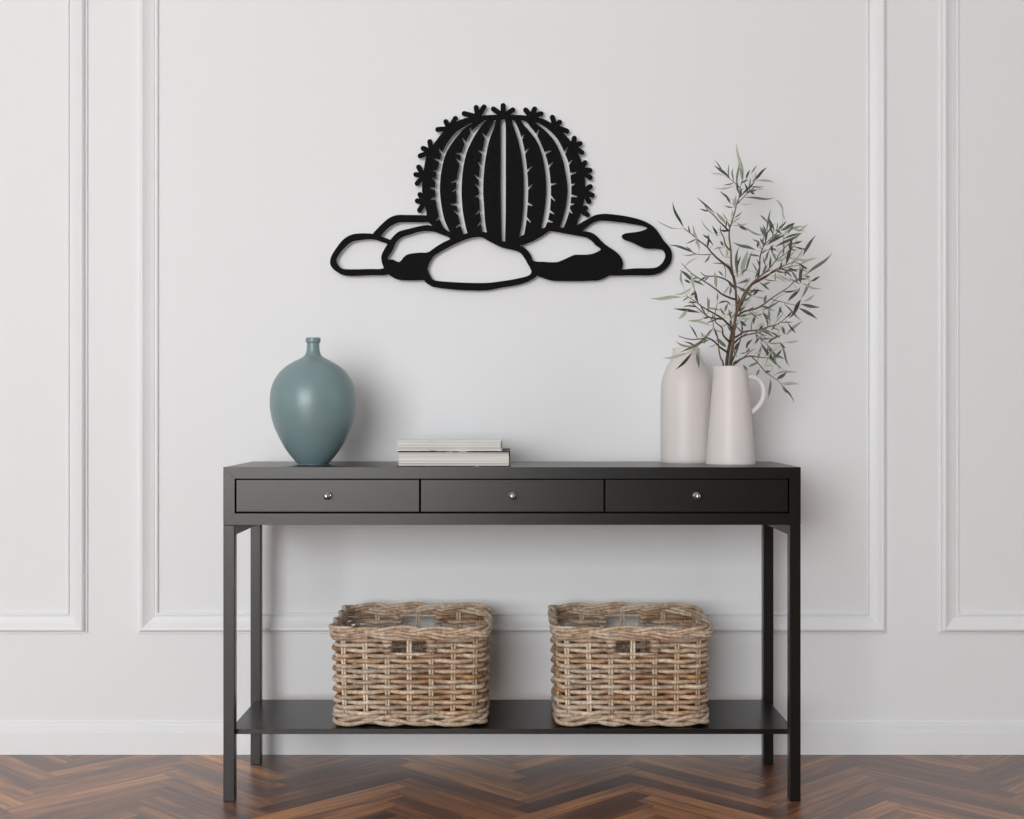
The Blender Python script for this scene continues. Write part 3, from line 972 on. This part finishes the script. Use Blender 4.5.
# (branch, list of picture points, thickness at start and end in px, depth at start and end)
STEMS = {
 'A': [
  ([(729.5, 440), (727.5, 400), (726.8, 365), (727.5, 356), (730, 342.5), (732.4, 330), (734.2, 324), (736, 314.4), (736.7, 307), (736, 298), (735.5, 288), (733.6, 278.4), (731.6, 267.4), (731.2, 258.8), (730.8, 250.3), (729.4, 239.3), (729.4, 230.8), (731.8, 222.2), (734.2, 213.7), (736.7, 204.7), (739.1, 197.4), (739.9, 188.8), (741.6, 182)], 2.9, 0.8, 0.20, 0.25),
  ([(735.5, 288), (733.4, 277), (729.4, 268.6), (723.3, 263.1), (717.2, 258.2), (711, 252), (706.8, 246.6), (698.8, 240.5), (692.7, 235), (684.8, 229)], 2.3, 0.8, 0.23, 0.13),
  ([(729.4, 231.5), (724, 226), (720, 222.2), (714, 215.5), (708, 210), (705, 206)], 1.5, 0.6, 0.24, 0.18),
  ([(730.4, 250.5), (725.7, 245.4), (723.9, 238), (720.8, 232), (720.6, 225.9)], 1.5, 0.6, 0.24, 0.28),
  ([(735.4, 289), (728, 281), (717, 276.5), (706, 276), (700.7, 272.3)], 1.6, 0.6, 0.23, 0.16),
  ([(736, 299.7), (730, 297.8), (722, 294.2), (716, 289.4), (707.4, 283.3), (695.2, 276), (689, 271), (681.7, 263.1)], 1.8, 0.6, 0.22, 0.14),
  ([(731.8, 328.5), (723.3, 319.3), (713.5, 313.2), (702.5, 307), (696.4, 302.2), (686.6, 296)], 1.8, 0.6, 0.21, 0.11),
  ([(723.3, 319), (711, 317.8), (703.7, 313.2), (695.2, 305.9), (689.7, 300.4)], 1.4, 0.6, 0.19, 0.15),
  ([(729.6, 342), (723.3, 335.2), (722, 327.9), (716, 322.4), (714.7, 315.6), (717, 304.5)], 1.7, 0.6, 0.20, 0.14),
  ([(711, 318), (713.5, 326.6), (705, 339), (693, 350)], 0.8, 0.5, 0.18, 0.10),
  ([(726.9, 352), (720.2, 347.4), (714.7, 341.9), (708.6, 338.2), (701.3, 338.8), (691.5, 339.4), (683, 337.6), (678.7, 335.8)], 1.7, 0.6, 0.20, 0.10),
  ([(736.5, 204.5), (745, 195.5), (750, 190)], 1.0, 0.5, 0.25, 0.22),
  ([(739.5, 197), (747, 190), (755, 181)], 0.9, 0.5, 0.25, 0.28),
  ([(739.5, 187), (734, 182), (729, 178.5)], 0.9, 0.5, 0.25, 0.22),
  ([(711, 254.5), (700, 254.6), (693, 253)], 0.8, 0.5, 0.18, 0.12),
  ([(723.5, 264), (725.8, 272), (724.6, 280)], 0.8, 0.5, 0.20, 0.16),
 ],
 'B': [
  ([(728, 440), (730, 400), (730.6, 365), (731.2, 356), (733, 343.7), (733.8, 331.5), (735.5, 318), (737.3, 310.8), (740, 304), (743.7, 294.2), (749.8, 285.7), (758.3, 277.8), (766.9, 271), (774.2, 262.5), (780.3, 252.7), (788.8, 243.6)], 3.1, 0.7, 0.215, 0.17),
  ([(737.3, 310.8), (742.4, 302.4), (747, 292.4), (752, 285), (759.5, 276)], 2.2, 1.0, 0.22, 0.25),
  ([(758, 278), (759.5, 269.8), (760.1, 257.6), (763.2, 246.6), (766.3, 239.3), (768, 230)], 1.5, 0.6, 0.21, 0.27),
  ([(750.5, 285), (765.6, 277.2), (773, 271), (781.5, 266.8), (788.8, 263.7), (796, 262)], 1.5, 0.5, 0.21, 0.14),
  ([(755, 282), (770.5, 273.5), (780, 269.5), (788.8, 266.8), (799.8, 265.2)], 1.4, 0.5, 0.22, 0.26),
  ([(737.6, 316), (743.7, 311.6), (755.9, 308.6), (764, 304), (770.5, 299), (781.5, 291.8), (788.8, 287), (795, 280.8), (804.7, 274.7)], 1.6, 0.6, 0.21, 0.13),
  ([(733.8, 337.5), (738, 335.8), (745, 331.6), (758.3, 330), (768, 326.9), (777.9, 323.8), (785.2, 318.3), (791.3, 311.6)], 1.7, 0.6, 0.215, 0.14),
  ([(733.2, 344.5), (739, 338.4), (746.5, 335), (755.9, 333), (764.4, 329.9), (770, 325)], 1.5, 0.6, 0.215, 0.26),
  ([(731.5, 362), (735.5, 353.5), (738, 347), (740, 341), (742, 333)], 1.6, 0.7, 0.215, 0.24),
  ([(770.5, 299), (790, 304), (800, 306)], 0.7, 0.4, 0.18, 0.16),
  ([(755, 333), (760, 338), (766, 343), (772, 352)], 0.8, 0.5, 0.23, 0.20),
  ([(763, 247), (772, 237), (782, 229)], 0.9, 0.5, 0.25, 0.22),
  ([(774, 262), (785, 254), (795, 246)], 0.9, 0.5, 0.19, 0.23),
  ([(751, 330), (752, 322), (756, 312)], 0.9, 0.5, 0.21, 0.25),
 ],
 'C': [
  ([(727, 440), (731, 400), (733.4, 366), (738, 360.8), (747.3, 356.4), (755.9, 356.6), (762, 357.6), (768, 358)], 2.4, 0.7, 0.205, 0.15),
  ([(751.5, 356.4), (759.5, 364.7), (765.6, 372), (774.2, 378.1), (780.3, 383), (786, 391)], 1.1, 0.5, 0.19, 0.11),
  ([(735.2, 363.8), (742.8, 358), (749, 352.6), (754.7, 348.8)], 1.3, 0.5, 0.20, 0.24),
 ],
 'D': [
  ([(731, 440), (726, 400), (723.3, 365), (720.8, 358.4), (719, 349.8), (718.4, 342.5), (716.5, 335), (714.5, 328)], 1.8, 0.6, 0.195, 0.16),
 ],
}
P1 = (650, 140); P2 = (740, 140); P3 = (650, 210); P4 = (740, 210); P5 = (650, 290); P6 = (740, 300)
# leaves: tile, base, tip, width class (0 thin .. 2 wide), tone (0 dark, 1 mid, 2 pale)
LV = [
 (P1, 755, 350, 710, 45, 2, 2), (P1, 715, 380, 730, 185, 1, 1), (P1, 755, 330, 725, 225, 2, 2), (P1, 650, 310, 530, 215, 2, 0), (P1, 600, 270, 535, 170, 0, 1), (P1, 610, 295, 500, 270, 0, 2),
 (P1, 690, 375, 525, 388, 1, 2), (P1, 660, 520, 610, 440, 1, 0), (P1, 620, 470, 575, 420, 0, 1), (P1, 680, 552, 612, 538, 0, 0), (P1, 530, 600, 390, 472, 1, 0), (P1, 275, 715, 190, 515, 2, 0),
 (P1, 255, 725, 55, 660, 0, 2), (P1, 625, 700, 540, 590, 2, 2), (P1, 635, 655, 595, 598, 0, 2), (P1, 525, 770, 425, 655, 0, 2), (P1, 550, 790, 512, 705, 1, 0), (P1, 490, 815, 435, 775, 1, 0),
 (P1, 690, 640, 750, 590, 0, 1), (P1, 680, 700, 800, 685, 0, 2), (P1, 720, 680, 800, 740, 2, 1), (P1, 730, 440, 712, 330, 1, 0), (P1, 700, 560, 705, 460, 2, 2), (P1, 665, 640, 670, 575, 1, 2), (P1, 735, 475, 745, 400, 1, 0),
 (P2, 50, 325, 85, 245, 1, 0), (P2, 90, 275, 140, 210, 0, 0), (P2, 20, 440, 120, 340, 1, 0), (P2, 100, 340, 215, 230, 2, 0), (P2, 140, 330, 275, 350, 1, 2), (P2, 120, 340, 125, 255, 0, 2),
 (P2, 50, 435, 120, 385, 1, 1), (P2, 85, 420, 120, 445, 1, 0), (P2, 110, 405, 195, 395, 0, 2), (P2, 40, 470, 275, 472, 1, 1), (P2, 0, 520, 95, 518, 0, 2), (P2, 375, 660, 348, 560, 0, 2), (P2, 358, 580, 295, 490, 1, 2),
 (P2, 225, 680, 165, 615, 1, 1), (P2, 215, 745, 250, 575, 1, 1), (P2, 190, 780, 50, 710, 1, 2), (P2, 225, 800, 165, 710, 1, 1), (P2, 280, 740, 245, 650, 1, 0), (P2, 310, 745, 380, 670, 1, 0),
 (P2, 330, 740, 445, 680, 2, 0), (P2, 300, 740, 305, 675, 0, 1), (P2, 350, 780, 530, 710, 1, 2), (P2, 430, 720, 530, 740, 1, 2), (P2, 480, 740, 550, 685, 0, 2), (P2, 355, 810, 500, 765, 1, 0),
 (P3, 375, 290, 360, 160, 1, 2), (P3, 405, 330, 365, 225, 1, 2), (P3, 370, 355, 160, 290, 1, 0), (P3, 350, 350, 290, 300, 0, 1), (P3, 390, 360, 270, 365, 0, 2), (P3, 620, 390, 560, 310, 0, 2), (P3, 600, 310, 520, 330, 0, 2),
 (P3, 600, 295, 575, 255, 1, 0), (P3, 620, 390, 625, 310, 1, 2), (P3, 520, 290, 440, 205, 1, 0), (P3, 715, 545, 730, 310, 2, 1), (P3, 700, 500, 745, 375, 1, 0), (P3, 770, 500, 800, 340, 2, 2), (P3, 740, 530, 800, 470, 1, 1),
 (P3, 600, 540, 560, 498, 1, 1), (P3, 545, 640, 525, 510, 2, 2), (P3, 275, 480, 395, 388, 0, 2), (P3, 350, 590, 245, 495, 2, 0), (P3, 330, 600, 280, 570, 1, 0), (P3, 270, 620, 260, 490, 1, 2), (P3, 440, 620, 330, 570, 1, 1),
 (P3, 345, 630, 200, 690, 1, 2), (P3, 365, 660, 330, 510, 2, 2), (P3, 255, 715, 10, 720, 2, 2), (P3, 395, 760, 365, 650, 2, 0), (P3, 365, 675, 335, 700, 1, 0), (P3, 475, 819, 472, 715, 1, 1), (P5, 410, 185, 200, 155, 2, 0),
 (P3, 600, 690, 650, 620, 1, 2), (P3, 720, 600, 819, 570, 1, 1), (P3, 700, 620, 819, 690, 1, 1), (P3, 760, 640, 815, 550, 0, 2), (P3, 655, 700, 660, 620, 1, 1), (P3, 640, 590, 700, 640, 1, 0), (P3, 690, 560, 630, 440, 2, 1),
 (P5, 310, 165, 235, 235, 2, 2), (P5, 430, 235, 310, 250, 1, 2), (P5, 495, 290, 365, 265, 1, 2), (P5, 500, 320, 420, 420, 1, 1), (P5, 440, 395, 255, 505, 2, 1), (P5, 345, 460, 215, 420, 1, 2),
 (P5, 320, 510, 110, 552, 2, 2), (P5, 345, 510, 215, 645, 2, 0), (P5, 385, 510, 400, 635, 2, 1), (P5, 445, 440, 465, 365, 1, 1), (P5, 490, 372, 410, 378, 1, 2), (P5, 525, 310, 560, 400, 1, 0), (P5, 545, 390, 630, 465, 2, 1),
 (P5, 545, 440, 480, 465, 0, 2), (P5, 580, 165, 460, 155, 1, 2), (P5, 620, 205, 575, 145, 1, 1), (P5, 560, 110, 635, 90, 1, 0), (P5, 660, 125, 610, 88, 1, 2), (P5, 550, 95, 550, 20, 0, 1), (P5, 475, 190, 470, 60, 1, 1),
 (P5, 660, 235, 640, 160, 1, 1), (P5, 655, 250, 700, 170, 1, 2), (P5, 730, 200, 815, 80, 1, 2), (P5, 720, 215, 819, 190, 1, 1), (P5, 740, 250, 790, 290, 1, 0), (P5, 720, 240, 815, 240, 1, 2), (P5, 700, 330, 720, 260, 0, 1),
 (P5, 690, 500, 740, 420, 2, 0), (P5, 690, 490, 710, 545, 1, 1), (P5, 540, 410, 620, 455, 1, 0), (P5, 610, 180, 640, 110, 1, 1), (P5, 630, 205, 680, 180, 1, 1),
 (P4, 130, 330, -50, 265, 2, 1), (P4, 145, 310, 150, 255, 1, 0), (P4, 165, 268, 105, 240, 1, 1), (P4, 200, 280, 165, 230, 1, 1), (P4, 220, 290, 370, 205, 2, 0), (P4, 290, 300, 500, 190, 2, 0), (P4, 220, 230, 170, 140, 1, 1),
 (P4, 230, 330, 275, 285, 1, 1), (P4, 30, 540, 60, 340, 2, 2), (P4, 50, 500, 100, 345, 1, 1), (P4, 165, 380, 70, 360, 1, 1), (P4, 375, 450, 440, 290, 2, 0), (P4, 410, 340, 430, 230, 2, 0), (P4, 440, 270, 510, 255, 1, 0),
 (P4, 465, 390, 515, 310, 1, 2), (P4, 515, 375, 615, 215, 2, 0), (P4, 430, 385, 625, 390, 1, 2), (P4, 480, 450, 610, 395, 1, 2), (P4, 540, 530, 745, 360, 2, 1), (P4, 495, 600, 488, 470, 2, 0), (P4, 370, 490, 480, 485, 1, 0),
 (P4, 375, 540, 375, 490, 1, 1), (P4, 465, 590, 420, 495, 1, 1), (P4, 430, 580, 310, 525, 1, 2), (P4, 490, 610, 410, 560, 0, 1), (P4, 555, 505, 490, 460, 1, 2), (P4, 575, 585, 655, 545, 1, 0), (P4, 500, 595, 670, 635, 1, 2),
 (P4, 575, 585, 500, 720, 2, 1), (P4, 390, 750, 490, 635, 2, 0), (P4, 500, 670, 370, 685, 0, 2), (P4, 520, 750, 605, 690, 1, 2), (P4, 500, 770, 650, 795, 2, 0), (P4, 440, 819, 500, 735, 2, 0), (P4, 245, 540, 380, 600, 1, 2),
 (P4, 290, 520, 290, 575, 1, 1), (P4, 160, 600, 240, 655, 1, 0), (P4, 180, 620, 250, 592, 1, 1), (P4, 110, 700, 145, 645, 2, 0), (P4, 105, 710, 0, 660, 1, 1), (P4, 200, 765, 210, 700, 1, 1), (P4, 120, 710, 215, 715, 0, 2),
 (P4, 220, 810, 375, 690, 0, 2), (P4, 30, 810, 100, 735, 1, 2), (P4, 575, 552, 530, 543, 1, 0), (P4, 120, 560, 150, 480, 1, 1), (P4, 0, 600, 70, 560, 1, 1), (P4, 265, 350, 250, 290, 1, 0), (P4, 300, 420, 255, 340, 1, 1),
 (P4, 200, 430, 240, 330, 1, 1), (P4, 210, 460, 190, 380, 0, 1), (P4, 300, 330, 260, 320, 1, 1), (P4, 330, 400, 450, 330, 1, 2), (P4, 300, 420, 365, 410, 1, 2), (P4, 240, 480, 250, 380, 1, 0), (P4, 270, 200, 240, 80, 1, 0),
 (P4, 310, 170, 270, 260, 0, 1), (P4, 290, 160, 335, 190, 1, 0), (P4, 230, 260, 350, 190, 1, 1), (P4, 260, 250, 270, 150, 0, 1), (P4, 355, 330, 360, 210, 0, 2), (P4, 390, 200, 445, 110, 1, 1),
 (P6, 20, 110, 120, 95, 1, 2), (P6, 180, 85, 330, 0, 1, 1), (P6, 240, 160, 185, 100, 1, 0), (P6, 240, 155, 235, 75, 1, 1), (P6, 300, 150, 340, 50, 1, 1), (P6, 345, 105, 320, 60, 1, 0), (P6, 360, 30, 495, 160, 1, 1),
 (P6, 480, 65, 630, 155, 2, 0), (P6, 405, 150, 495, 5, 2, 0), (P6, 375, 145, 425, 90, 1, 0), (P6, 365, 280, 345, 215, 2, 1), (P6, 380, 290, 510, 175, 2, 2), (P6, 455, 270, 395, 185, 1, 0), (P6, 370, 345, 480, 335, 1, 2),
 (P6, 330, 310, 240, 265, 1, 1), (P6, 230, 350, 270, 310, 1, 0), (P6, 250, 330, 340, 290, 1, 1), (P6, 375, 395, 320, 345, 1, 0), (P6, 340, 370, 405, 540, 1, 1), (P6, 165, 345, 345, 560, 2, 0), (P6, 270, 400, 205, 535, 1, 2),
 (P6, 250, 410, 310, 480, 1, 1), (P6, 290, 460, 340, 405, 1, 0), (P6, 280, 450, 360, 485, 1, 1), (P6, 155, 565, 135, 620, 1, 1), (P6, 150, 510, 70, 550, 1, 1), (P6, 175, 370, 150, 500, 1, 1), (P6, 275, 545, 190, 545, 0, 2),
 (P6, 290, 500, 325, 580, 0, 2), (P6, 205, 590, 248, 583, 1, 0), (P6, 275, 618, 465, 595, 1, 2), (P6, 300, 650, 380, 592, 2, 0), (P6, 330, 685, 480, 690, 2, 2), (P6, 250, 645, 235, 800, 1, 1), (P6, 330, 680, 440, 830, 1, 0),
 (P6, 345, 695, 385, 765, 1, 1), (P6, 55, 400, 75, 330, 1, 0), (P6, 50, 430, 80, 395, 1, 1), (P6, 55, 428, 0, 440, 0, 1), (P6, 55, 375, 100, 320, 1, 1), (P6, 160, 310, 120, 360, 1, 0), (P6, 110, 200, 130, 130, 1, 0),
 (P6, 0, 160, 90, 150, 0, 2), (P6, 0, 175, 45, 215, 1, 1), (P6, 120, 435, 190, 440, 0, 2), (P6, 65, 575, 25, 530, 1, 1), (P6, 20, 195, 60, 150, 0, 2), (P6, 200, 110, 250, 170, 1, 1), (P6, 260, 250, 300, 200, 1, 1),
 (P6, 130, 230, 200, 180, 0, 2), (P6, 180, 280, 160, 330, 0, 2), (P6, 215, 360, 290, 480, 1, 1), (P6, 230, 400, 260, 460, 1, 0), (P6, 300, 520, 270, 430, 1, 1), (P6, 330, 350, 230, 340, 1, 2),
]

BARK_D, BARK_L = Vector(lin((76, 59, 45))[:3]), Vector(lin((142, 116, 90))[:3])
TONES = [Vector(lin((44, 52, 43))[:3]), Vector(lin((96, 109, 92))[:3]), Vector(lin((166, 174, 154))[:3])]
MIDRIB = Vector(lin((170, 178, 150))[:3])

def blade(mb, a, b, width, bend, roll, tone, rnd):
    """lance shaped leaf from a to b, folded along its midrib, arching sideways, with a thin edge"""
    L = (b - a).length
    ax = (b - a).normalized()
    view = Vector((0, -1, 0))
    side = ax.cross(view)
    if side.length < 1e-3:
        side = Vector((1, 0, 0))
    side.normalize()
    nrm = side.cross(ax).normalized()
    side = side * math.cos(roll) + nrm * math.sin(roll)
    nrm = side.cross(ax).normalized()
    n = 10
    curl = rnd.uniform(-0.025, 0.025)
    base = len(mb.v)
    c0 = TONES[tone] * rnd.uniform(0.85, 1.18)
    cu = c0
    for i in range(n + 1):
        t = i / n
        w = width * max(0.05, 1.06 * math.sin(PI * min(1, t * 0.98 + 0.02) ** 0.92) ** 1.15) if i < n else width * 0.03
        arch = bend * L * 4 * t * (1 - t)
        arch += curl * L * math.sin(2 * PI * t)
        droop = 0.10 * bend * L * math.sin(PI * t)
        c = a + ax * (L * t) + side * arch + nrm * droop
        th = nrm * 0.00028
        fold = nrm * (0.22 * w)
        for off, col in ((side * w + fold + th, cu), (th, cu.lerp(MIDRIB, 0.18)), (-side * w + fold + th, cu),
                         (-side * w + fold - th, c0), (-th, c0), (side * w + fold - th, c0)):
            mb.v.append(c + off)
            mb.c.append(col)
    for i in range(n):
        p, q = base + 6 * i, base + 6 * (i + 1)
        for k in range(6):
            mb.f.append((p + k, p + (k + 1) % 6, q + (k + 1) % 6, q + k))
    mb.f.append(tuple(base + k for k in range(5, -1, -1)))
    mb.f.append(tuple(base + 6 * n + k for k in range(6)))

def olive():
    rnd = random.Random(21)
    labels = {
        'A': 'tallest olive branch in the jug, its twigs reaching up and out to the left',
        'B': 'bushy olive branch in the jug, leaning out to the right',
        'C': 'short olive branch in the jug, drooping low over the handle',
        'D': 'thin twig at the left side of the jug mouth, with few leaves',
    }
    base_z = TZ + 0.02
    roots, leaf_mb, segs = {}, {}, []
    for key, stems in STEMS.items():
        root = thing('olive_branch', labels[key], 'branch', (JX, JY, base_z), 'olive branches in the jug')
        roots[key] = root
        org = Vector((JX, JY, base_z))
        mb = MB()
        for pts, w0, w1, d0, d1 in stems:
            n = len(pts)
            P = []
            for i, (x, y) in enumerate(pts):
                t = i / (n - 1)
                if y > 366:
                    d = JY + (d0 - JY) * 0.5
                else:
                    d = d0 + (d1 - d0) * t
                P.append(px(x, y, d))
            for a, b in zip(range(n - 1), range(1, n)):
                if pts[b][1] < 370 or pts[b][0] > 740:
                    segs.append((key, pts[a], pts[b], P[a], P[b]))
            Q = crom(P, 4, False)
            m = len(Q)
            kk = (ZF + 0.2) / FPX / 2 * 1.2
            w0, w1 = (w0 * 1.15, w1) if w0 >= 1.4 else (w0, w1)
            rads = [(w0 + (w1 - w0) * (i / (m - 1)) ** 0.8) * kk for i in range(m)]
            cols = [BARK_D.lerp(BARK_L, min(1, max(0, (i / (m - 1)) * 0.75 + rnd.uniform(-0.12, 0.12) + (0.2 if w0 < 1.2 else 0)))) for i in range(m)]
            Q = [q - org + Vector((noise.noise(q * 60), noise.noise(q * 60 + Vector((9, 0, 0))), 0)) * (0.0005 if i else 0) for i, q in enumerate(Q)]
            mb.tube(Q, rads, cols, 7)
        mb.build('stem', M_bark, root)
        leaf_mb[key] = MB()
    for (tile, xa, ya, xb, yb, wc, tone) in LV:
        s = 8.19
        p = Vector((tile[0] + xa / s, tile[1] + ya / s)); q = Vector((tile[0] + xb / s, tile[1] + yb / s))
        best = None
        for key, a2, b2, A, B in segs:
            a2, b2 = Vector(a2), Vector(b2)
            d = b2 - a2
            f = max(0, min(1, (p - a2).dot(d) / max(d.length_squared, 1e-9)))
            dist = (a2 + d * f - p).length
            if key == 'D':
                dist += 3
            if best is None or dist < best[0]:
                best = (dist, key, A.lerp(B, f))
        dist, key, near = best
        d0 = near.y + rnd.uniform(-1, 1) * 0.012 * min(1, dist / 6)
        Lpx = (q - p).length
        d1 = d0 + rnd.uniform(-0.6, 0.5) * Lpx * 0.0026
        d1 = min(max(d1, 0.05), 0.38)
        a3, b3 = px(p.x, p.y, d0), px(q.x, q.y, d1)
        org = roots[key].location
        w = (0.68, 1.02, 1.48)[wc] * 0.00258 * rnd.uniform(0.9, 1.1)
        bend = rnd.choice((-1, 1)) * rnd.uniform(0.01, 0.07 if tone != 2 else 0.12)
        b3 = a3.lerp(b3, 1.05)
        roll = rnd.uniform(-0.6, 0.6)
        mb = leaf_mb[key]
        blade(mb, a3 - org, b3 - org, w, bend, roll, tone, rnd)
        # hair thin leaf stalk back to the twig
        if dist > 0.6:
            near2 = near - org
            tip = a3 - org + (b3 - a3) * 0.04
            mid = (near2 + tip) / 2 + Vector((rnd.uniform(-1, 1), 0, rnd.uniform(-1, 1))) * 0.001
            mb.tube([near2, mid, tip], [0.0006, 0.0005, 0.0004], BARK_L.lerp(TONES[2], 0.6), 5)
    # small leaves along the finer twigs, too many to tell one by one
    fine = [sg for sg in segs if sg[0] != 'D' and sg[1][1] < 352 and (Vector(sg[2]) - Vector(sg[1])).length > 5]
    for _ in range(120):
        key, a2, b2, A, B = rnd.choice(fine)
        if key == 'A' and a2[0] > 722 and a2[1] > 240 and rnd.random() < 0.6:
            continue
        f = rnd.random()
        p3 = A.lerp(B, f)
        ax = (B - A).normalized()
        sd = ax.cross(Vector((0, -1, 0))).normalized() * rnd.choice((-1, 1))
        d = (ax * rnd.uniform(0.5, 1.2) + sd * rnd.uniform(0.4, 1.0) + Vector((0, rnd.uniform(-0.7, 0.5), 0))).normalized()
        ln = rnd.uniform(8, 17) * 0.00258
        e3 = p3 + d * ln
        if e3.y > 0.40:
            continue
        org = roots[key].location
        blade(leaf_mb[key], p3 - org, e3 - org, rnd.uniform(0.55, 0.95) * 0.00258, rnd.choice((-1, 1)) * rnd.uniform(0.01, 0.10), rnd.uniform(-0.8, 0.8), rnd.choice((0, 0, 1, 1, 2)), rnd)
    for key in roots:
        leaf_mb[key].build('foliage', M_leaf, roots[key])
olive()
